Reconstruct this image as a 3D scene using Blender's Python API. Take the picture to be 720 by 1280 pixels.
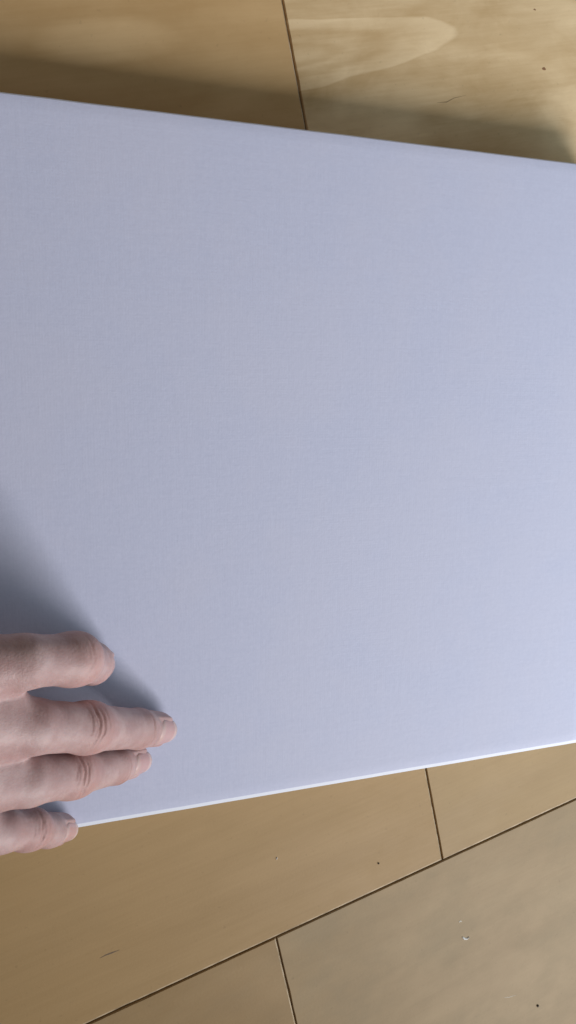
import bpy, bmesh, math, random
import numpy as np
from mathutils import Vector, Matrix

for o in list(bpy.data.objects):
    bpy.data.objects.remove(o)
scene = bpy.context.scene
col = scene.collection
MM = 0.001

# ------------------------------------------------------------------ camera
cam_data = bpy.data.cameras.new('camera')
cam = bpy.data.objects.new('camera', cam_data)
col.objects.link(cam)
rot = Matrix(((0.935983, 0.043282, -0.349375),
              (0.004633, 0.990813, 0.135157),
              (0.352015, -0.128123, 0.927184)))
cam.matrix_world = Matrix.Translation((0, 0, 0.318)) @ rot.to_4x4()
cam_data.sensor_fit = 'VERTICAL'
cam_data.sensor_height = 24.0
cam_data.lens = 24.0 * 1050 / 1280
cam_data.clip_start = 0.01
cam_data.clip_end = 50
scene.camera = cam

# ------------------------------------------------------------------ light
world = bpy.data.worlds.new('World')
scene.world = world
world.use_nodes = True
bg = world.node_tree.nodes['Background']
bg.inputs[0].default_value = (1.0, 0.86, 0.77, 1)
bg.inputs[1].default_value = 0.145


def area(name, loc, target, size, size_y, power, colour):
    d = bpy.data.lights.new(name, 'AREA')
    d.shape = 'RECTANGLE'
    d.size, d.size_y = size, size_y
    d.energy = power
    d.color = colour
    o = bpy.data.objects.new(name, d)
    col.objects.link(o)
    o.location = loc
    o.rotation_euler = (Vector(target) - Vector(loc)).to_track_quat('-Z', 'Y').to_euler()
    return o


C0 = Vector((0.13, -0.03, 0.0))
# the window the daylight comes through, low beyond the right-hand lower corner
WIN = C0 + Vector((0.52, -0.63, 0.56)) * 1.3
area('window_light', WIN, WIN + Vector((0.06, 1.0, 0.34)), 0.85, 0.85, 36.5, (1.0, 0.96, 0.965))
# added unseen fill lamp, weaker and bluer, brightens the right-hand side
area('added_fill', C0 + Vector((0.95, -0.22, 0.42)) * 0.8, C0, 0.8, 0.6, 2.6, (0.52, 0.85, 1.0))

scene.view_settings.view_transform = 'Standard'
scene.view_settings.look = 'None'
scene.view_settings.exposure = 0.0
scene.view_settings.gamma = 1.0
scene.view_settings.use_curve_mapping = False
scene.cycles.use_denoising = True


# ------------------------------------------------------------------ helpers
def mesh_obj(name, verts, faces, material, parent=None, smooth=False, scale=MM):
    me = bpy.data.meshes.new(name)
    me.from_pydata([tuple(float(c) * scale for c in v) for v in verts], [], [tuple(f) for f in faces])
    me.update()
    if smooth:
        me.polygons.foreach_set('use_smooth', [True] * len(me.polygons))
    me.materials.append(material)
    o = bpy.data.objects.new(name, me)
    col.objects.link(o)
    if parent:
        o.parent = parent
    return o


def new_mat(name):
    m = bpy.data.materials.new(name)
    m.use_nodes = True
    nt = m.node_tree
    return m, nt, nt.nodes['Principled BSDF']


class NB:
    """small helper for building node trees"""
    def __init__(self, nt):
        self.nt = nt

    def n(self, kind, **kw):
        nd = self.nt.nodes.new(kind)
        for k, v in kw.items():
            setattr(nd, k, v)
        return nd

    def put(self, sock, v):
        if hasattr(v, 'is_linked'):
            self.nt.links.new(v, sock)
        else:
            sock.default_value = v

    def noise(self, vec, scale, detail=3, rough=0.5, dist=0.0):
        nd = self.n('ShaderNodeTexNoise')
        self.put(nd.inputs['Vector'], vec)
        nd.inputs['Scale'].default_value = scale
        nd.inputs['Detail'].default_value = detail
        nd.inputs['Roughness'].default_value = rough
        nd.inputs['Distortion'].default_value = dist
        return nd.outputs['Fac']

    def mapping(self, vec, scale=(1, 1, 1), loc=(0, 0, 0), rotz=0.0):
        nd = self.n('ShaderNodeMapping')
        self.put(nd.inputs['Vector'], vec)
        nd.inputs['Scale'].default_value = scale
        nd.inputs['Location'].default_value = loc
        nd.inputs['Rotation'].default_value = (0, 0, rotz)
        return nd.outputs[0]

    def math(self, op, a, b=0.0, c=0.0, clamp=False):
        nd = self.n('ShaderNodeMath', operation=op)
        nd.use_clamp = clamp
        for s, v in zip(nd.inputs, (a, b, c)):
            self.put(s, v)
        return nd.outputs[0]

    def ramp(self, fac, stops, interp='EASE'):
        nd = self.n('ShaderNodeValToRGB')
        nd.color_ramp.interpolation = interp
        els = nd.color_ramp.elements
        while len(els) < len(stops):
            els.new(0.5)
        for e, (p, cc) in zip(els, stops):
            e.position = p
            e.color = (*cc, 1) if not isinstance(cc, float) else (cc, cc, cc, 1)
        self.put(nd.inputs[0], fac)
        return nd.outputs[0]

    def mix(self, fac, a, b, mode='MIX'):
        nd = self.n('ShaderNodeMix', data_type='RGBA', blend_type=mode)
        self.put(nd.inputs[0], fac)
        for s, v in ((nd.inputs[6], a), (nd.inputs[7], b)):
            if isinstance(v, tuple):
                v = (*v, 1)
            self.put(s, v)
        return nd.outputs[2]

    def bump(self, h, strength, dist):
        nd = self.n('ShaderNodeBump')
        nd.inputs['Strength'].default_value = strength
        nd.inputs['Distance'].default_value = dist
        self.put(nd.inputs['Height'], h)
        return nd.outputs[0]


# ------------------------------------------------------------------ floor materials
def plywood(name, pale, tan, figure, seed, band_scale=1.0, grey=0.0, loop=None, stain=None, v_shade=None):
    """rotary-cut plywood: bands are level lines of a stretched noise, loop is one cathedral figure (m)"""
    m, nt, b = new_mat(name)
    k = NB(nt)
    co = k.n('ShaderNodeTexCoord').outputs['Object']
    off = (seed * 3.1, seed * 1.7, seed * 0.9)
    xyz = k.n('ShaderNodeSeparateXYZ')
    nt.links.new(co, xyz.inputs[0])
    warp = k.noise(k.mapping(co, (14, 40, 5), off), 1.0, 3)
    stretched = k.mapping(co, (3.2 * band_scale, 10.5 * band_scale, 1), off)
    f = k.noise(stretched, 1.0, 1.2, 0.35, 0.25)
    f = k.math('ADD', f, k.math('MULTIPLY', warp, 0.10))
    band = k.math('FRACT', k.math('MULTIPLY', f, 7.0))
    band = k.ramp(band, [(0.0, 0.15), (0.16, 0.80), (0.45, 0.55), (0.85, 0.20), (1.0, 0.15)])
    fibre = k.noise(k.mapping(co, (40, 900, 40), off), 1.0, 3, 0.6)
    streak = k.noise(k.mapping(co, (7, 130, 7), off), 1.0, 3, 0.6)
    blot = k.noise(k.mapping(co, (13, 30, 13), off), 1.0, 4, 0.55, 0.4)
    cloud = k.noise(k.mapping(co, (30, 62, 30), off), 1.0, 5, 0.6, 0.6)
    if loop:
        lu, lv, la, lb = loop
        du = k.math('POWER', k.math('ABSOLUTE', k.math('DIVIDE', k.math('SUBTRACT', xyz.outputs[0], lu), la)), 2.3)
        dv = k.math('POWER', k.math('ABSOLUTE', k.math('DIVIDE', k.math('SUBTRACT', xyz.outputs[1], lv), lb)), 2.0)
        g = k.math('POWER', k.math('ADD', du, dv), 0.5)
        g = k.math('ADD', g, k.math('MULTIPLY', k.math('SUBTRACT', warp, 0.5), 0.9))
        inner = k.ramp(g, [(0.0, 0.55), (0.22, 0.16), (0.30, 0.42), (0.54, 0.12), (0.74, 0.66), (0.93, 0.92), (1.0, 0.14)])
        weight = k.ramp(g, [(0.97, 1.0), (1.0, 0.55)])
        far = k.ramp(k.math('DIVIDE', g, 3.0), [(0.33, 1.0), (0.85, 0.0)])
        wgt = k.math('MULTIPLY', weight, far)
        band = k.math('ADD', k.math('MULTIPLY', band, k.math('SUBTRACT', 1.0, wgt)), k.math('MULTIPLY', inner, wgt))
    fac = k.math('ADD', k.math('MULTIPLY', band, figure), k.math('MULTIPLY', k.math('SUBTRACT', blot, 0.5), 1.7))
    fac = k.math('ADD', fac, k.math('MULTIPLY', k.math('SUBTRACT', fibre, 0.5), 0.34))
    fac = k.math('ADD', fac, k.math('MULTIPLY', k.math('SUBTRACT', streak, 0.5), 0.40))
    fac = k.math('ADD', fac, k.math('MULTIPLY', k.math('SUBTRACT', cloud, 0.5), 1.1 if loop else 0.9))
    if stain:
        su, sv, sa, sb = stain
        e = k.math('ADD', k.math('POWER', k.math('DIVIDE', k.math('SUBTRACT', xyz.outputs[0], su), sa), 2.0),
                   k.math('POWER', k.math('DIVIDE', k.math('SUBTRACT', xyz.outputs[1], sv), sb), 2.0))
        e = k.math('ADD', e, k.math('MULTIPLY', k.math('SUBTRACT', warp, 0.5), 3.2))
        fac = k.math('ADD', fac, k.math('MULTIPLY', k.ramp(e, [(0.0, 1.0), (1.0, 0.0)]), 0.75))
    fac = k.math('ADD', fac, 0.25, clamp=True)
    c = k.mix(fac, tan, pale)
    if v_shade:
        # dimmer light painted into the board colour: darker, browner and plainer towards low v
        v_lo, v_hi, dark, light = v_shade
        hv = k.math('ADD', xyz.outputs[1], k.math('MULTIPLY', k.math('SUBTRACT', k.noise(k.mapping(co, (3, 9, 3), off), 1.0, 3), 0.5), 0.10))
        hw = k.n('ShaderNodeMapRange', interpolation_type='SMOOTHSTEP')
        nt.links.new(hv, hw.inputs[0])
        hw.inputs[1].default_value, hw.inputs[2].default_value = v_hi, v_lo
        pl = k.math('ADD', k.math('MULTIPLY', k.math('SUBTRACT', blot, 0.5), 1.0), k.math('MULTIPLY', k.math('SUBTRACT', streak, 0.5), 0.7))
        pl = k.math('ADD', pl, k.math('MULTIPLY', k.math('SUBTRACT', fibre, 0.5), 0.6))
        plain = k.mix(k.math('ADD', pl, 0.5, clamp=True), dark, light)
        c = k.mix(hw.outputs[0], c, plain)
    # foot-worn film of grey dust on the varnish
    dirt = k.noise(k.mapping(co, (20, 26, 14), off), 1.0, 6, 0.68)
    dirt = k.ramp(dirt, [(0.36, 0.0), (0.72, 1.0)])
    c = k.mix(k.math('MULTIPLY', dirt, grey), c, (0.30, 0.255, 0.185))
    speck = k.noise(k.mapping(co, (1, 1, 1), off), 420, 2, 0.6)
    speck = k.ramp(speck, [(0.22, 0.88), (0.36, 1.0)])
    c = k.mix(1.0, c, speck, 'MULTIPLY')
    nt.links.new(c, b.inputs['Base Color'])
    rgh = k.math('ADD', k.math('MULTIPLY', dirt, 0.10), 0.52)
    nt.links.new(rgh, b.inputs['Roughness'])
    b.inputs['Specular IOR Level'].default_value = 0.25
    h = k.math('ADD', k.math('MULTIPLY', fibre, 0.5), k.noise(k.mapping(co, (1, 1, 1), off), 900, 2))
    nt.links.new(k.bump(h, 0.15, 0.0002), b.inputs['Normal'])
    return m


ply_a = plywood('plywood_figured', (0.86, 0.68, 0.42), (0.53, 0.36, 0.170), 0.66, 2.0, 1.0, 0.05, loop=(-0.004, 0.352, 0.075, 0.0125),
                v_shade=(0.10, 0.26, (0.36, 0.244, 0.117), (0.44, 0.306, 0.152)))
ply_b = plywood('plywood_plain', (0.68, 0.480, 0.250), (0.52, 0.340, 0.155), 0.20, 5.0, 0.8, 0.05, stain=(-0.070, 0.364, 0.030, 0.009),
                v_shade=(0.10, 0.26, (0.36, 0.234, 0.103), (0.44, 0.294, 0.140)))
ply_c = plywood('plywood_worn', (0.405, 0.292, 0.156), (0.325, 0.226, 0.112), 0.12, 9.0, 0.7, 0.35)
ply_d = plywood('plywood_dull', (0.38, 0.258, 0.126), (0.315, 0.206, 0.092), 0.12, 13.0, 0.7, 0.18)

m_sub, nt, b = new_mat('subfloor')
k = NB(nt)
co = k.n('ShaderNodeTexCoord').outputs['Object']
nt.links.new(k.mix(k.ramp(k.noise(co, 140, 4), [(0.35, 0.0), (0.65, 1.0)]), (0.09, 0.062, 0.036), (0.24, 0.165, 0.095)), b.inputs['Base Color'])
b.inputs['Roughness'].default_value = 0.9

m_edge, nt, b = new_mat('lit_bare_edge')  # bare wood colour, lightened to carry the highlight along the joints
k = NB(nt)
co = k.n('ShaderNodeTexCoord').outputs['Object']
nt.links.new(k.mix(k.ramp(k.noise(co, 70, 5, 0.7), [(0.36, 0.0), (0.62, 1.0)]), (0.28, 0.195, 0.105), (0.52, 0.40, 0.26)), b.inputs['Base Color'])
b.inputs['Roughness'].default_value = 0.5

# ------------------------------------------------------------------ floor
floor = mesh_obj('floor', [(-1250, -1250, -1.3), (1250, -1250, -1.3), (1250, 1250, -1.3), (-1250, 1250, -1.3)],
                 [(0, 1, 2, 3)], m_sub)
floor['kind'] = 'structure'
floor['label'] = 'plywood floor of wide boards with chamfered joints'

SEAM = math.radians(13.05)                   # direction of the long joints
S0 = np.array([198.3, -214.5])               # where a short joint meets the long joint
DX = np.array([math.cos(SEAM), math.sin(SEAM)])
DY = np.array([-math.sin(SEAM), math.cos(SEAM)])
rng = random.Random(4)


def seam_coords(x, y):
    v = np.array([x, y]) - S0
    return float(v @ DX), float(v @ DY)


def board(u0, u1, v0, v1, material, gap=0.15, skew=0.0):
    """one sheet in joint coordinates (mm): top face with softly uneven chamfered edges"""
    u0 += gap; u1 -= gap; v0 += gap; v1 -= gap
    n = 240
    ring = []
    for i in range(n):
        ring.append((u0 + (u1 - u0) * i / n, v0, 0, -1))
    for i in range(n):
        ring.append((u1, v0 + (v1 - v0) * i / n, 1, 0))
    for i in range(n):
        ring.append((u1 - (u1 - u0) * i / n, v1, 0, 1))
    for i in range(n):
        ring.append((u0, v1 - (v1 - v0) * i / n, -1, 0))
    verts, faces = [], []
    tot = tot_ring = len(ring)
    # rounding of the edge: broader on the sides that face the window lamp
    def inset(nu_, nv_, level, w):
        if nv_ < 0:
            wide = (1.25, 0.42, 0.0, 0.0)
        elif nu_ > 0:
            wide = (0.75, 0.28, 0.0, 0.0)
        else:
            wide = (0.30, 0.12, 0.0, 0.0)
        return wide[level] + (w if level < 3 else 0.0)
    chip = [0.0] * tot_ring
    for _ in range(26):
        c0, wd, dp = rng.randrange(tot_ring), rng.uniform(0.8, 2.5), rng.uniform(0.05, 0.22)
        for j in range(-5, 6):
            chip[(c0 + j) % tot_ring] += dp * math.exp(-(j / wd) ** 2)
    for level in range(4):
        z = (0.0, -0.34, -0.95, -1.3)[level]
        for j, (u, v, nu, nv) in enumerate(ring):
            w = abs(rng.gauss(0, 0.05)) + chip[j]
            if j % n == 0:
                pu, pv = ring[j - 1][2], ring[j - 1][3]
                nu, nv = nu + pu, nv + pv
            uu = u - (math.copysign(inset(nu, 0, level, w), nu) if nu else 0)
            vv = v - (math.copysign(inset(0, nv, level, w), nv) if nv else 0)
            verts.append((uu + vv * skew, vv, z))
    faces.append(tuple(range(tot)))
    for level in range(3):
        for j in range(tot):
            j2 = (j + 1) % tot
            a, b2 = level * tot + j, level * tot + j2
            faces.append((a + tot, b2 + tot, b2, a))
    o = mesh_obj('floor_board', verts, faces, material, floor)
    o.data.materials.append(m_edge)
    for j in list(range(n)) + list(range(n, 2 * n)):       # the two lit sides: bare wood, paled to paint in the joint highlight
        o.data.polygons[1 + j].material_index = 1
    o.location = (S0[0] * MM, S0[1] * MM, 0)
    o.rotation_euler = (0, 0, SEAM)
    return o


ub = seam_coords(115.5, -234.3)[0]           # short joint of the next row
row_a, row_b = [], []
for u0, u1, m in ((-900, 0, ply_b), (0, 900, ply_a)):
    row_a.append(board(u0, u1, 0, 610, m, skew=0.0068))
for u0, u1, m in ((ub - 820, ub, ply_d), (ub, ub + 1000, ply_c)):
    row_b.append(board(u0, u1, -610, 0, m, skew=0.012))
for u0, u1, m in ((-1300, -420, ply_d), (-420, 480, ply_b), (480, 1300, ply_d)):    # the rows on either side
    board(u0, u1, 610, 1220, m, skew=0.0068)
    board(u0 + 150, u1 + 150, -1220, -610, m, skew=0.012)
board(-1500, -900, 0, 610, ply_d, skew=0.0068)
row_a[0]['label'] = 'plain brown plywood board under the hand and canvas'
row_a[1]['label'] = 'pale plywood board with looping grain'
row_b[0]['label'] = 'dull brown plywood board'
row_b[1]['label'] = 'worn greyish plywood board with paint specks'

# ------------------------------------------------------------------ stretched canvas
m_canvas, nt, b = new_mat('primed_canvas')
k = NB(nt)
co = k.n('ShaderNodeTexCoord').outputs['Object']
wa = k.n('ShaderNodeTexWave', bands_direction='X')
wb = k.n('ShaderNodeTexWave', bands_direction='Y')
wob = k.noise(co, 90, 2)
jit = k.n('ShaderNodeVectorMath', operation='ADD')
nt.links.new(co, jit.inputs[0])
nz = k.n('ShaderNodeTexNoise')
nt.links.new(co, nz.inputs['Vector'])
nz.inputs['Scale'].default_value = 160
sc = k.n('ShaderNodeVectorMath', operation='SCALE')
nt.links.new(nz.outputs['Color'], sc.inputs[0])
sc.inputs['Scale'].default_value = 0.0006
nt.links.new(sc.outputs[0], jit.inputs[1])
for w in (wa, wb):
    nt.links.new(jit.outputs[0], w.inputs['Vector'])
    w.inputs['Scale'].default_value = 310
    w.inputs['Distortion'].default_value = 0.6
weave = k.math('ADD', wa.outputs['Fac'], wb.outputs['Fac'])
slub = k.math('ADD', k.noise(k.mapping(co, (90, 700, 90)), 1.0, 3, 0.6),
              k.noise(k.mapping(co, (700, 90, 90)), 1.0, 3, 0.6))
grain = k.noise(co, 750, 3, 0.65)
h = k.math('ADD', k.math('MULTIPLY', weave, 0.07), k.math('MULTIPLY', slub, 0.8))
h = k.math('ADD', h, k.math('MULTIPLY', grain, 1.0))
tone = k.ramp(k.math('ADD', k.math('MULTIPLY', grain, 0.6), k.math('MULTIPLY', slub, 0.2)),
              [(0.35, (0.565, 0.602, 0.775)), (0.70, (0.615, 0.650, 0.825))], 'LINEAR')
patchy = k.noise(co, 22, 4, 0.6)
tone = k.mix(k.ramp(patchy, [(0.40, 0.0), (0.65, 0.22)]), tone, (0.65, 0.655, 0.785))
nt.links.new(tone, b.inputs['Base Color'])
b.inputs['Roughness'].default_value = 0.62
b.inputs['Specular IOR Level'].default_value = 0.3
nt.links.new(k.bump(h, 0.16, 0.00022), b.inputs['Normal'])

m_wood, nt, b = new_mat('stretcher_pine')
k = NB(nt)
co = k.n('ShaderNodeTexCoord').outputs['Object']
nt.links.new(k.mix(k.noise(k.mapping(co, (20, 200, 200)), 1.0, 3), (0.48, 0.36, 0.21), (0.60, 0.47, 0.30)), b.inputs['Base Color'])
b.inputs['Roughness'].default_value = 0.6

CX0, CX1, CY0, CY1, CT = -46.3, 258.5, -158.8, 97.0, 18.0
canvas = bpy.data.objects.new('stretched_canvas', None)
col.objects.link(canvas)
canvas.location = ((CX0 + CX1) / 2 * MM, (CY0 + CY1) / 2 * MM, 0)
canvas.empty_display_size = 0.05
canvas['label'] = 'blank pale lavender-white stretched canvas lying flat on the plywood floor'
canvas['category'] = 'canvas'
HX, HY = (CX1 - CX0) / 2, (CY1 - CY0) / 2


def cloth_mesh():
    """cloth over the frame: faint sag, softly chamfered edge, sides down to the floor, folded in beneath"""
    # profile: (inset from outer side, z)
    prof = [(2.6, 0.0), (2.5, 0.02), (2.4, 0.07), (0.45, 1.25), (0.20, 1.80), (0.0, 2.6), (0.0, CT - 1.2), (0.5, CT - 0.45), (14.0, CT - 0.40)]
    soft = {0: 0.22, 1: 0.22, 2: 0.22, 3: 0.22, 4: 0.22, 5: 0.4}   # fraction on the other three sides
    n = 60
    verts, faces = [], []
    ring0 = []
    for i in range(n): ring0.append((-1 + 2 * i / n, -1))
    for i in range(n): ring0.append((1, -1 + 2 * i / n))
    for i in range(n): ring0.append((1 - 2 * i / n, 1))
    for i in range(n): ring0.append((-1, 1 - 2 * i / n))
    tot = len(ring0)
    r = random.Random(8)
    wob = [r.gauss(0, 0.03) for _ in range(tot)]
    wob = [(wob[j - 1] + 2 * wob[j] + wob[(j + 1) % tot]) / 4 for j in range(tot)]
    for li, (ins, z) in enumerate(prof):
        for j, (a, c) in enumerate(ring0):
            ix = 1 if abs(a) == 1 else 0
            iy = 1 if abs(c) == 1 else 0
            # the lower edge is folded broader than the other three
            kx = ky = sz = soft.get(li, 1.0)
            if c == -1:
                ky = sz = 1.0
            elif c < 0:
                ky = 1.0
            verts.append((a * (HX - ins * kx) + ix * wob[j] * a, c * HY - math.copysign(ins * ky, c) * abs(c) + iy * wob[j] * c, CT - z * sz))
    for l in range(len(prof) - 1):
        for j in range(tot):
            j2 = (j + 1) % tot
            faces.append((l * tot + j2, l * tot + j, (l + 1) * tot + j, (l + 1) * tot + j2))
    # face grid, sharing the first ring
    base = len(verts)
    idx = {}
    for j, (a, c) in enumerate(ring0):
        idx[(round((a + 1) * n / 2), round((c + 1) * n / 2))] = j
    for iy in range(1, n):
        for ix in range(1, n):
            a, c = -1 + 2 * ix / n, -1 + 2 * iy / n
            edge = min(1 - abs(a), 1 - abs(c))
            sag = 0.35 * (1 - math.exp(-edge / 0.5)) ** 2
            idx[(ix, iy)] = len(verts)
            verts.append((a * (HX - 2.6 * 0.22), c * HY - math.copysign(2.6 * (1.0 if c < 0 else 0.22), c) * abs(c), CT - sag))
    for iy in range(n):
        for ix in range(n):
            faces.append((idx[(ix, iy)], idx[(ix + 1, iy)], idx[(ix + 1, iy + 1)], idx[(ix, iy + 1)]))
    return verts, faces


v, f = cloth_mesh()
cloth = mesh_obj('cloth', v, f, m_canvas, canvas, smooth=True)
m_fold, nt, b = new_mat('white_canvas_fold')
k = NB(nt)
co = k.n('ShaderNodeTexCoord').outputs['Object']
nt.links.new(k.mix(k.noise(co, 500, 4, 0.65), (0.70, 0.745, 0.85), (0.79, 0.835, 0.92)), b.inputs['Base Color'])
b.inputs['Roughness'].default_value = 0.6
nt.links.new(k.bump(k.noise(co, 800, 3, 0.6), 0.2, 0.0002), b.inputs['Normal'])
cloth.data.materials.append(m_fold)              # the folded edge and sides stay whiter than the tinted face
cloth.data.polygons.foreach_set('material_index', [1 if 480 <= i < 240 * 8 else 0 for i in range(len(cloth.data.polygons))])
cloth.data.polygons.foreach_set('use_smooth', [not (480 <= i < 720) for i in range(len(cloth.data.polygons))])
BW = 38.0                                     # four stretcher bars behind the cloth
for sx, sy, lx, ly in ((0, -1, HX - 0.8, BW / 2), (0, 1, HX - 0.8, BW / 2),
                       (-1, 0, BW / 2, HY - BW - 1.2), (1, 0, BW / 2, HY - BW - 1.2)):
    cx = sx * (HX - 0.8 - BW / 2)
    cy = sy * (HY - 0.8 - BW / 2)
    vs = [(cx + a * lx, cy + c * ly, z) for z in (0.8, CT - 3.0) for a, c in ((-1, -1), (1, -1), (1, 1), (-1, 1))]
    fs = [(3, 2, 1, 0), (4, 5, 6, 7), (0, 1, 5, 4), (1, 2, 6, 5), (2, 3, 7, 6), (3, 0, 4, 7)]
    mesh_obj('stretcher_bar', vs, fs, m_wood, canvas)

# ------------------------------------------------------------------ hand
# joints: x, y, z, radius in mm
J = {
    'index': [(-12.8, -74.5, 76.0, 10.0), (11.6, -76.2, 71.0, 7.8), (26.5, -79.6, 62.5, 7.6), (34.2, -88.0, 42.0, 6.9), (38.6, -94.2, 24.2, 6.1)],
    'middle': [(-11.5, -90.4, 75.0, 10.3), (13.4, -98.4, 65.0, 8.2), (31.0, -105.6, 53.5, 7.6), (50.6, -116.2, 34.0, 6.8), (60.1, -121.4, 23.9, 5.6)],
    'ring': [(-13.2, -110.7, 71.0, 9.8), (11.8, -116.9, 61.0, 7.8), (26.0, -121.9, 50.5, 7.2), (42.4, -129.0, 33.0, 6.3), (50.8, -132.5, 23.6, 5.4)],
    'pinky': [(-14.9, -130.9, 62.0, 8.6), (3.2, -136.9, 51.0, 6.9), (12.3, -142.4, 43.0, 6.1), (19.2, -150.1, 31.0, 5.6), (24.5, -154.5, 23.1, 4.9)],
}
THUMB = [(-41.1, -64.8, 70.0, 12.5), (-22.6, -62.9, 56.0, 10.5), (-11.5, -67.5, 38.0, 9.0), (-3.0, -71.5, 26.0, 7.4)]
WEB = [('index', 'middle', (4.4, -87.2, 65.0, 5.4)), ('middle', 'ring', (3.0, -109.2, 62.0, 5.8)), ('ring', 'pinky', (-5.0, -126.5, 54.0, 5.2))]
WRIST = [(-70, -78, 80, 16), (-72, -93, 78, 16), (-73, -106, 75, 14)]
ELBOW = [(-290, -78, 165, 34), (-290, -98, 160, 32)]

gx = [44.0 + 26.0]
xs = list(np.arange(-16, 74, 0.5))
step, x = 0.5, -16.0
while x > -335:
    step = min(step * 1.12, 4.0)
    x -= step
    xs.insert(0, x)
xs = np.array(xs)
ys = np.arange(-172, -34, 0.55)
zs = np.concatenate([np.arange(15, 96, 0.55), np.arange(96.8, 206, 2.2)])
SH = (len(xs), len(ys), len(zs))
BIG = 60.0


def smin(a, b, kk):
    hh = np.maximum(kk - np.abs(a - b), 0) / kk
    return np.minimum(a, b) - hh * hh * kk * 0.25


def cone(field, a, b, kk, pad=14.0):
    """smooth-union a tapered capsule a-b into the field, working only in its bounding box"""
    a = np.array(a, float); b = np.array(b, float)
    rm = max(a[3], b[3]) + pad
    lo = np.minimum(a[:3], b[:3]) - rm
    hi = np.maximum(a[:3], b[:3]) + rm
    sl = tuple(slice(max(0, int(np.searchsorted(g, l)) - 1), min(len(g), int(np.searchsorted(g, h_)) + 1))
               for g, l, h_ in zip((xs, ys, zs), lo, hi))
    X = xs[sl[0]][:, None, None]; Y = ys[sl[1]][None, :, None]; Z = zs[sl[2]][None, None, :]
    d = b[:3] - a[:3]
    L2 = max(float(d @ d), 1e-6)
    t = np.clip(((X - a[0]) * d[0] + (Y - a[1]) * d[1] + (Z - a[2]) * d[2]) / L2, 0, 1)
    r = a[3] + (b[3] - a[3]) * t
    dist = np.sqrt((X - a[0] - t * d[0]) ** 2 + (Y - a[1] - t * d[1]) ** 2 + (Z - a[2] - t * d[2]) ** 2) - r
    field[sl] = smin(field[sl], dist.astype(np.float32), kk)


def empty_field():
    return np.full(SH, BIG, np.float32)


palm = empty_field()
mcp = [J[n_][0] for n_ in ('index', 'middle', 'ring', 'pinky')]
for m_, w_ in zip(mcp, (WRIST[0], WRIST[1], WRIST[1], WRIST[2])):
    lowered = (m_[0], m_[1], m_[2] - 2.5, m_[3])
    cone(palm, lowered, w_, 9)
for a, c in zip(mcp, mcp[1:]):
    cone(palm, (*a[:2], a[2] - 6, 9.0), (*c[:2], c[2] - 6, 9.0), 8)
cone(palm, (-40, -88, 66, 15), (-62, -92, 72, 16), 10)
cone(palm, (-38, -114, 60, 12), (-64, -104, 70, 13), 10)
cone(palm, WRIST[0], ELBOW[0], 14, 40)
cone(palm, WRIST[2], ELBOW[1], 14, 40)
cone(palm, (-66, -80, 76, 14), THUMB[0], 10)
cone(palm, THUMB[0], THUMB[1], 8)
cone(palm, (-12, -80, 70, 8), THUMB[0], 10)
for na, nb, w in WEB:
    for n_ in (na, nb):
        q = np.array(J[n_][0][:3]) * 0.55 + np.array(J[n_][1][:3]) * 0.45
        cone(palm, (q[0] - 2, q[1], q[2] - 2.0, 6.4), w, 6)
        cone(palm, (*J[n_][0][:3], 9.0), (w[0] - 4.0, w[1], w[2] + 2.0, w[3] + 1.0), 6)

total = palm.copy()
for n_, js in J.items():
    fld = empty_field()
    for a, c in zip(js, js[1:]):
        cone(fld, a, c, 2.2)
    p = js[2]
    cone(fld, (p[0] - 1.2, p[1], p[2], p[3] + 0.05), (p[0] + 1.2, p[1] - 0.4, p[2] - 1.2, p[3] + 0.05), 3.0)
    # soft pad under the last joint
    a, c = np.array(js[3]), np.array(js[4])
    mid = a * 0.35 + c * 0.65
    cone(fld, (mid[0] - 1.6, mid[1] + 0.6, mid[2] - 0.6, js[4][3] * 0.93), (c[0] - 0.8, c[1] + 0.3, c[2], js[4][3] * 0.95), 3)
    total = np.minimum(total, smin(fld, palm, np.float32(5.0)))
fld = empty_field()
for a, c in zip(THUMB, THUMB[1:]):
    cone(fld, a, c, 3)
total = np.minimum(total, smin(fld, palm, np.float32(6.0)))


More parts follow.
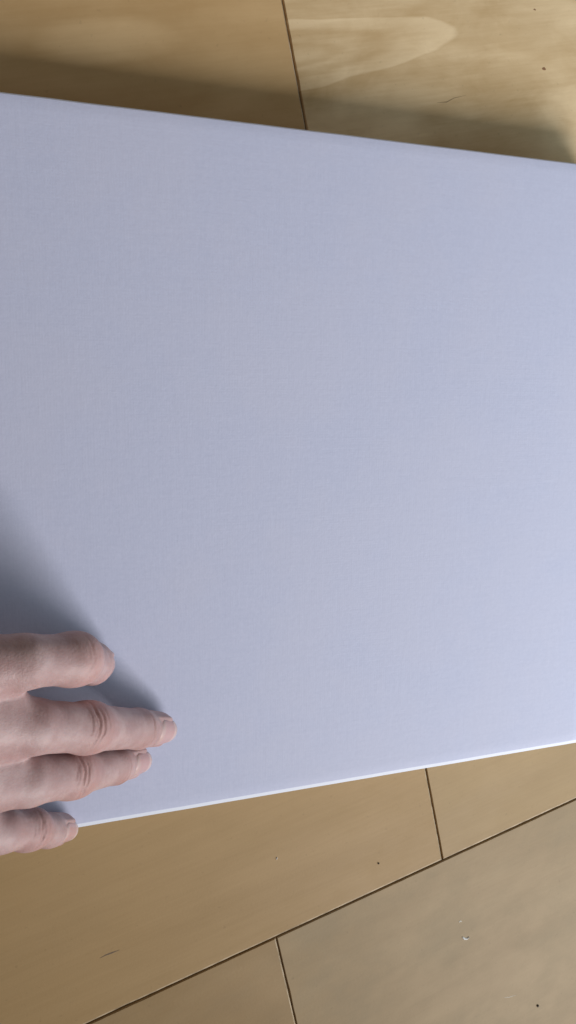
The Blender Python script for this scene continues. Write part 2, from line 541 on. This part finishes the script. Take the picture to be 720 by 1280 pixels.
def surface_nets(F, gx_, gy_, gz_):
    inside = F < 0
    nx, ny, nz_ = F.shape
    c = np.zeros((nx - 1, ny - 1, nz_ - 1), np.int8)
    for i in (0, 1):
        for j in (0, 1):
            for l in (0, 1):
                c += inside[i:nx - 1 + i, j:ny - 1 + j, l:nz_ - 1 + l]
    act = np.argwhere((c > 0) & (c < 8))
    vid = np.full(c.shape, -1, np.int64)
    vid[tuple(act.T)] = np.arange(len(act))
    acc = np.zeros((len(act), 3)); cnt = np.zeros(len(act))
    corners = [(i, j, l) for i in (0, 1) for j in (0, 1) for l in (0, 1)]
    G = (gx_, gy_, gz_)
    for p_ in corners:
        for ax in range(3):
            if p_[ax] == 1:
                continue
            q_ = list(p_); q_[ax] = 1
            A = act + np.array(p_); B = act + np.array(q_)
            fa = F[tuple(A.T)]; fb = F[tuple(B.T)]
            cr = (fa < 0) != (fb < 0)
            t = np.where(cr, fa / np.where(cr, fa - fb, 1), 0)
            for d in range(3):
                pa = G[d][A[:, d]]; pb = G[d][B[:, d]]
                acc[:, d] += np.where(cr, pa + t * (pb - pa), 0)
            cnt += cr
    V = acc / cnt[:, None]
    quads = []
    for ax in range(3):
        sl0 = [slice(None)] * 3; sl1 = [slice(None)] * 3
        sl0[ax] = slice(0, -1); sl1[ax] = slice(1, None)
        a_in = inside[tuple(sl0)]; b_in = inside[tuple(sl1)]
        ed = np.argwhere(a_in != b_in)
        o1, o2 = [(1, 2), (2, 0), (0, 1)][ax]
        ok = (ed[:, o1] > 0) & (ed[:, o2] > 0) & (ed[:, o1] < F.shape[o1] - 1) & (ed[:, o2] < F.shape[o2] - 1)
        ed = ed[ok]
        flip = ~a_in[tuple(ed.T)]
        e1 = np.zeros(3, int); e1[o1] = 1
        e2 = np.zeros(3, int); e2[o2] = 1
        q = np.stack([vid[tuple((ed - e1 - e2).T)], vid[tuple((ed - e2).T)], vid[tuple(ed.T)], vid[tuple((ed - e1).T)]], 1)
        q[flip] = q[flip][:, ::-1]
        quads.append(q)
    return V, np.concatenate(quads)


HV, HQ = surface_nets(total, xs, ys, zs)


def relax(V, Q, it, amount):
    n = len(V)
    for _ in range(it):
        acc = np.zeros_like(V); cnt = np.zeros(n)
        for a, b_ in ((0, 1), (1, 2), (2, 3), (3, 0)):
            np.add.at(acc, Q[:, a], V[Q[:, b_]]); np.add.at(cnt, Q[:, a], 1)
            np.add.at(acc, Q[:, b_], V[Q[:, a]]); np.add.at(cnt, Q[:, b_], 1)
        V = V + amount * (acc / cnt[:, None] - V)
    return V


def normals(V, Q):
    fn = np.cross(V[Q[:, 2]] - V[Q[:, 0]], V[Q[:, 3]] - V[Q[:, 1]])
    nn = np.zeros_like(V)
    for a in range(4):
        np.add.at(nn, Q[:, a], fn)
    return nn / np.maximum(np.linalg.norm(nn, axis=1, keepdims=True), 1e-9)


HV = relax(HV, HQ, 2, 0.5)
HN = normals(HV, HQ)
disp = np.zeros(len(HV))
red = np.zeros(len(HV))
line = np.zeros(len(HV))


def seg_project(V, a, c):
    a = np.array(a[:3], float); c = np.array(c[:3], float)
    d = c - a; L = np.linalg.norm(d); d = d / L
    rel = V - a
    s = rel @ d
    radial = rel - s[:, None] * d
    return s, radial, L, d


NAILS = []
VIEW_UP = np.array([0.30, -0.05, 1.0]); VIEW_UP /= np.linalg.norm(VIEW_UP)
fr = random.Random(21)
owner = np.full(len(HV), -1)
best = np.full(len(HV), 1e9)
names = list(J)
for fi, n_ in enumerate(names):
    for a, c in zip(J[n_], J[n_][1:]):
        s, radial, L, d = seg_project(HV, a, c)
        t = np.clip(s / L, 0, 1)
        near = np.linalg.norm(HV - (np.array(a[:3]) + (t * L)[:, None] * d), axis=1) - (a[3] + (c[3] - a[3]) * t)
        better = near < best
        best[better] = near[better]; owner[better] = fi

for fi, n_ in enumerate(names):
    js = J[n_]
    mine = owner == fi
    # --- knuckle wrinkles: bent joints PIP (2) and DIP (3)
    for ji, amp, rows in ((2, 0.40, (-3.9, -2.3, -0.7, 0.7, 2.6)), (3, 0.30, (-1.3, 0.2))):
        p = np.array(js[ji][:3])
        din = p - np.array(js[ji - 1][:3]); din /= np.linalg.norm(din)
        dout = np.array(js[ji + 1][:3]) - p; dout /= np.linalg.norm(dout)
        ax = din + dout; ax /= np.linalg.norm(ax)
        dors = din - dout
        dors = dors - (dors @ ax) * ax
        dors /= np.linalg.norm(dors)
        side = np.cross(ax, dors)
        rel = HV - p
        s = rel @ ax; hgt = rel @ dors; sd = rel @ side
        r = js[ji][3]
        mask = mine * np.clip(hgt / r + 0.25, 0, 1) * (np.abs(s) < 11)
        if n_ == 'index':
            amp *= 0.4
        shift = (-2.0 if ji == 2 else -0.8) + fr.uniform(-0.5, 0.5)
        for ri, s0 in enumerate(rows):
            strong = abs(s0) < 1.0
            s0 = s0 + fr.uniform(-0.35, 0.35)
            tilt = fr.uniform(-0.10, 0.10)
            bow = s0 + shift + tilt * sd - 0.4 * np.sign(s0 + 0.01) * (sd / r) ** 2 + 0.30 * np.sin(sd * 0.55 + fi * 1.7) + 0.16 * np.sin(sd * 1.3 + ri * 2.1)
            depth = amp * (1.0 if strong else 0.38) * fr.uniform(0.55, 1.1)
            brk = np.clip(1.1 - (np.abs(sd - fr.uniform(-3, 3)) / (r * (fr.uniform(0.8, 1.1) if strong else fr.uniform(0.35, 0.7)))) ** 2, 0, 1)
            g = np.exp(-((s - bow) / (0.42 if strong else 0.32)) ** 2) * mask * brk
            disp -= depth * g
            line += g * (0.7 if strong else 0.3) * (0.3 if n_ == 'index' else 1)
            disp += 0.12 * np.exp(-((s - bow - 0.9) / 0.7) ** 2) * mask * brk * (0.2 if n_ == 'index' else 1)
        red += mine * np.exp(-(s / 6.5) ** 2) * np.clip(hgt / r + 0.4, 0, 1) * (0.75 if ji == 2 else 0.45)
    # --- fingertip and nail bed
    a, c = js[3], js[4]
    s, radial, L, d = seg_project(HV, a, c)
    up = VIEW_UP - (VIEW_UP @ d) * d
    up /= np.linalg.norm(up)
    sd_ax = np.cross(d, up)
    ang = np.arctan2(radial @ sd_ax, radial @ up)
    red += mine * np.clip((s - L * 0.35) / 10, 0, 1) * 0.8
    rt = c[3]
    half = 0.95                                # half the nail's angular width
    s_lo, s_hi = L - rt * 1.35, L + rt * 0.88
    inang = 1 / (1 + np.exp((np.abs(ang) - half) / 0.05))
    ins = 1 / (1 + np.exp(-(s - s_lo + 1.5 * (ang / half) ** 2) / 0.25)) * (np.linalg.norm(radial, axis=1) > 0.1)
    front = radial @ up > -0.5
    disp -= mine * inang * ins * front * 0.55
    rim = np.exp(-((np.abs(ang) - half - 0.16) / 0.14) ** 2) * ins + np.exp(-((s - s_lo + 1.1) / 0.7) ** 2) * inang
    disp += mine * front * rim * 0.28
    NAILS.append((n_, a, c, d, up, sd_ax, s_lo - 0.2, s_hi, half, L))
# knuckles of the back of the hand are a little pinker, and so is the skin beside the webs
for q in mcp:
    red += 0.5 * np.exp(-np.sum((HV - np.array(q[:3])) ** 2, 1) / 140.0)
# broad soft unevenness
lump = (np.sin(HV[:, 0] * 0.31 + 1.3 * np.sin(HV[:, 1] * 0.23)) * np.sin(HV[:, 1] * 0.37 + HV[:, 2] * 0.29 + 0.7))
disp += 0.04 * lump
HV = HV + HN * disp[:, None]
# fingertips are pressed flat where they meet the cloth, never through it
on_cloth = (HV[:, 1] > CY0) & (HV[:, 0] > CX0)
HV[:, 2] = np.where(on_cloth & (HV[:, 2] < CT - 0.35), CT - 0.35, HV[:, 2])

m_skin, nt, b = new_mat('skin')
k = NB(nt)
co = k.n('ShaderNodeTexCoord').outputs['Object']
at_r = k.n('ShaderNodeAttribute', attribute_name='redness').outputs['Fac']
at_l = k.n('ShaderNodeAttribute', attribute_name='crease').outputs['Fac']
mott = k.noise(co, 130, 4, 0.6)
base = k.mix(k.ramp(mott, [(0.35, 0.0), (0.68, 1.0)]), (0.385, 0.240, 0.228), (0.475, 0.328, 0.314))
base = k.mix(k.math('MULTIPLY', at_r, 0.50, clamp=True), base, (0.50, 0.255, 0.225))
base = k.mix(k.math('MULTIPLY', at_l, 0.45, clamp=True), base, (0.33, 0.165, 0.135))
nt.links.new(base, b.inputs['Base Color'])
b.inputs['Roughness'].default_value = 0.50
b.inputs['Specular IOR Level'].default_value = 0.40
b.inputs['Subsurface Weight'].default_value = 0.18
b.inputs['Subsurface Radius'].default_value = (1.0, 0.35, 0.2)
b.inputs['Subsurface Scale'].default_value = 0.0016
vor = k.n('ShaderNodeTexVoronoi', feature='DISTANCE_TO_EDGE')
nt.links.new(k.mapping(co, (1.0, 1.5, 1.0)), vor.inputs['Vector'])
vor.inputs['Scale'].default_value = 750
pores = k.math('ADD', k.math('MULTIPLY', k.math('MINIMUM', vor.outputs['Distance'], 0.2), 2.0), k.noise(co, 1100, 2))
fine = k.noise(k.mapping(co, (650, 160, 160)), 1.0, 3, 0.6)
pores = k.math('ADD', pores, k.math('MULTIPLY', fine, 1.6))
nt.links.new(k.bump(pores, 0.26, 0.00025), b.inputs['Normal'])

me = bpy.data.meshes.new('hand')
me.vertices.add(len(HV)); me.vertices.foreach_set('co', (HV * MM).astype(np.float32).ravel())
me.loops.add(len(HQ) * 4); me.loops.foreach_set('vertex_index', HQ.astype(np.int32).ravel())
me.polygons.add(len(HQ)); me.polygons.foreach_set('loop_start', np.arange(0, len(HQ) * 4, 4, dtype=np.int32))
me.update(calc_edges=True); me.validate()
me.polygons.foreach_set('use_smooth', np.ones(len(me.polygons), bool))
for nm, arr in (('redness', red), ('crease', line)):
    at = me.attributes.new(nm, 'FLOAT', 'POINT')
    at.data.foreach_set('value', np.clip(arr, 0, 1.2).astype(np.float32))
me.materials.append(m_skin)
hand = bpy.data.objects.new('hand', me)
col.objects.link(hand)
hand['label'] = 'bare right hand with arched spread fingers pressing on the canvas near its edge'
hand['category'] = 'hand'

m_nail, nt, b = new_mat('fingernail')
k = NB(nt)
co = k.n('ShaderNodeTexCoord').outputs['Generated']
tip = k.n('ShaderNodeAttribute', attribute_name='along').outputs['Fac']
nc = k.mix(k.ramp(tip, [(0.12, 0.0), (0.30, 1.0)]), (0.56, 0.38, 0.35), (0.50, 0.30, 0.285))
nc = k.mix(k.ramp(tip, [(0.80, 0.0), (0.88, 1.0)]), nc, (0.58, 0.42, 0.39))
nt.links.new(nc, b.inputs['Base Color'])
b.inputs['Roughness'].default_value = 0.32
b.inputs['Subsurface Weight'].default_value = 0.2
b.inputs['Subsurface Radius'].default_value = (1.0, 0.4, 0.3)
b.inputs['Subsurface Scale'].default_value = 0.001


def nail(a, c, d, up, side, s_lo, s_hi, half, L):
    nu, nv = 15, 13
    a = np.array(a, float); c = np.array(c, float)
    top, along = [], []
    for j in range(nv):
        tv = j / (nv - 1)
        for i in range(nu):
            tu = -1 + 2 * i / (nu - 1)
            # rounded cuticle and rounded free edge
            s = s_lo + (s_hi - s_lo) * tv
            s += (1 - tv) ** 2 * 1.5 * -(-abs(tu) ** 2.2) * 0.9 - tv ** 2 * 1.6 * abs(tu) ** 2.4
            rr = a[3] + (c[3] - a[3]) * min(max(s / L, 0), 1)
            th = tu * half
            r_ = rr + 0.02 - 0.9 * max(0, tv - 0.45) ** 1.6 - 0.75 * max(0, 0.14 - tv) / 0.14
            p = a[:3] + d * s + up * (r_ * math.cos(th)) + side * (r_ * math.sin(th))
            top.append(p); along.append(tv)
    bot = [p - up * 0.55 for p in top]
    verts = top + bot
    faces = []
    N = nu * nv
    for j in range(nv - 1):
        for i in range(nu - 1):
            q = j * nu + i
            faces.append((q, q + 1, q + 1 + nu, q + nu))
            faces.append((N + q + nu, N + q + 1 + nu, N + q + 1, N + q))
    loop = [i for i in range(nu)] + [j * nu + nu - 1 for j in range(1, nv)] + [(nv - 1) * nu + i for i in range(nu - 2, -1, -1)] + [j * nu for j in range(nv - 2, 0, -1)]
    for q, r2 in zip(loop, loop[1:] + loop[:1]):
        faces.append((q, N + q, N + r2, r2))
    return verts, faces, along + along


for n_, a, c, d, up, sx_, s_lo, s_hi, half, L in NAILS:
    v, f, al = nail(a, c, d, up, sx_, s_lo, s_hi, half, L)
    o = mesh_obj('fingernail', v, f, m_nail, hand, smooth=True)
    at = o.data.attributes.new('along', 'FLOAT', 'POINT')
    at.data.foreach_set('value', np.array(al, np.float32))

# ------------------------------------------------------------------ small things on the floor
def simple(name, colour, rough=0.6):
    m, nt_, b_ = new_mat(name)
    kk = NB(nt_)
    cc = kk.n('ShaderNodeTexCoord').outputs['Object']
    nt_.links.new(kk.mix(kk.noise(cc, 900, 3), tuple(x_ * 0.8 for x_ in colour), colour), b_.inputs['Base Color'])
    b_.inputs['Roughness'].default_value = rough
    return m


m_chip = simple('dried_white_paint', (0.80, 0.79, 0.76))
m_dark = simple('dark_grit', (0.07, 0.05, 0.035), 0.8)
m_mark = simple('scuff_mark', (0.17, 0.115, 0.065), 0.6)
m_crack = simple('grain_crack', (0.40, 0.275, 0.14), 0.6)
m_knot = simple('knot_wood', (0.30, 0.16, 0.08), 0.6)
m_pale = simple('pale_scuff', (0.62, 0.57, 0.48), 0.6)


def fleck(pts, widths, height, z0=0.02):
    """a curled sliver that follows a short path, rounded across"""
    verts, faces = [], []
    n = len(pts)
    for i, (p, w) in enumerate(zip(pts, widths)):
        q0, q1 = pts[max(0, i - 1)], pts[min(n - 1, i + 1)]
        t = Vector((q1[0] - q0[0], q1[1] - q0[1], 0)).normalized()
        nrm = Vector((-t.y, t.x, 0))
        for s_, z_ in ((-1, z0), (-0.6, height * 0.8), (0, height), (0.6, height * 0.75), (1, z0)):
            verts.append((p[0] + nrm.x * w * s_, p[1] + nrm.y * w * s_, z_))
    for i in range(n - 1):
        for s_ in range(4):
            a = i * 5 + s_
            faces.append((a, a + 5, a + 6, a + 1))
        faces.append((i * 5, i * 5 + 4, (i + 1) * 5 + 4, (i + 1) * 5))
    faces.append((0, 1, 2, 3, 4))
    faces.append(tuple((n - 1) * 5 + q for q in (4, 3, 2, 1, 0)))
    return verts, faces


def thing(o, label, cat, group=None):
    o['label'] = label
    o['category'] = cat
    if group:
        o['group'] = group
    return o


v, f = fleck([(210.2, -256.0), (211.3, -257.2), (212.7, -257.6), (214.0, -256.9)], [0.2, 0.6, 0.5, 0.2], 0.45)
thing(mesh_obj('paint_chip', v, f, m_chip), 'curved white paint chip on the worn greyish board', 'paint chip')
v, f = fleck([(208.0, -247.8), (208.8, -247.4), (209.5, -247.9)], [0.3, 0.4, 0.2], 0.12)
thing(mesh_obj('paint_chip', v, f, m_pale), 'small dull beige flake beside the curved white paint chip', 'paint chip')
v, f = fleck([(115.1, -197.1), (115.4, -196.7), (115.5, -196.2)], [0.2, 0.3, 0.2], 0.35)
thing(mesh_obj('paint_chip', v, f, m_chip), 'tiny white fleck on the plain brown board below the canvas', 'paint chip')


def grit(x, y, r, seed):
    rr = random.Random(seed)
    bm = bmesh.new()
    bmesh.ops.create_icosphere(bm, subdivisions=2, radius=r)
    for vv in bm.verts:
        vv.co *= rr.uniform(0.75, 1.2)
        vv.co.z = vv.co.z * 0.55 + r * 0.4
        vv.co += Vector((x, y, 0))
    vs = [tuple(vv.co) for vv in bm.verts]
    fs = [tuple(q.index for q in ff.verts) for ff in bm.faces]
    bm.free()
    return vs, fs


v, f = grit(164.4, -208.9, 0.45, 1)
thing(mesh_obj('grit', v, f, m_dark, smooth=True), 'dark speck of grit between the canvas and the long floor joint', 'grit')
v, f = grit(256.2, -304.7, 0.65, 2)
thing(mesh_obj('grit', v, f, m_dark, smooth=True), 'dark speck of grit on the worn greyish board away from the joints', 'grit')


def mark(name, path, widths, parent, material):
    pts = [seam_coords(*p) for p in path]
    v_, f_ = fleck(pts, widths, 0.045, 0.01)
    return mesh_obj(name, v_, f_, material, parent)


mark('scratch', [(39.5, -224.6), (42, -223.8), (44.5, -223.4), (47.5, -222.9)], [0.05, 0.28, 0.35, 0.06], row_a[0], m_mark)
mark('scratch', [(235.6, -294.6), (238.5, -295.3), (242.9, -295.2)], [0.05, 0.16, 0.05], row_b[1], m_pale)
mark('knot', [(234.6, 139.3), (235.6, 139.5), (236.5, 139.2)], [0.3, 0.7, 0.25], row_a[1], m_knot)
mark('knot', [(229.0, 162.0), (229.6, 162.1), (230.2, 161.9)], [0.15, 0.35, 0.15], row_a[1], m_knot)
mark('crack', [(184.0, 119.5), (188.5, 120.3), (192.0, 122.3), (197.5, 124.0)], [0.04, 0.22, 0.15, 0.03], row_a[1], m_crack)
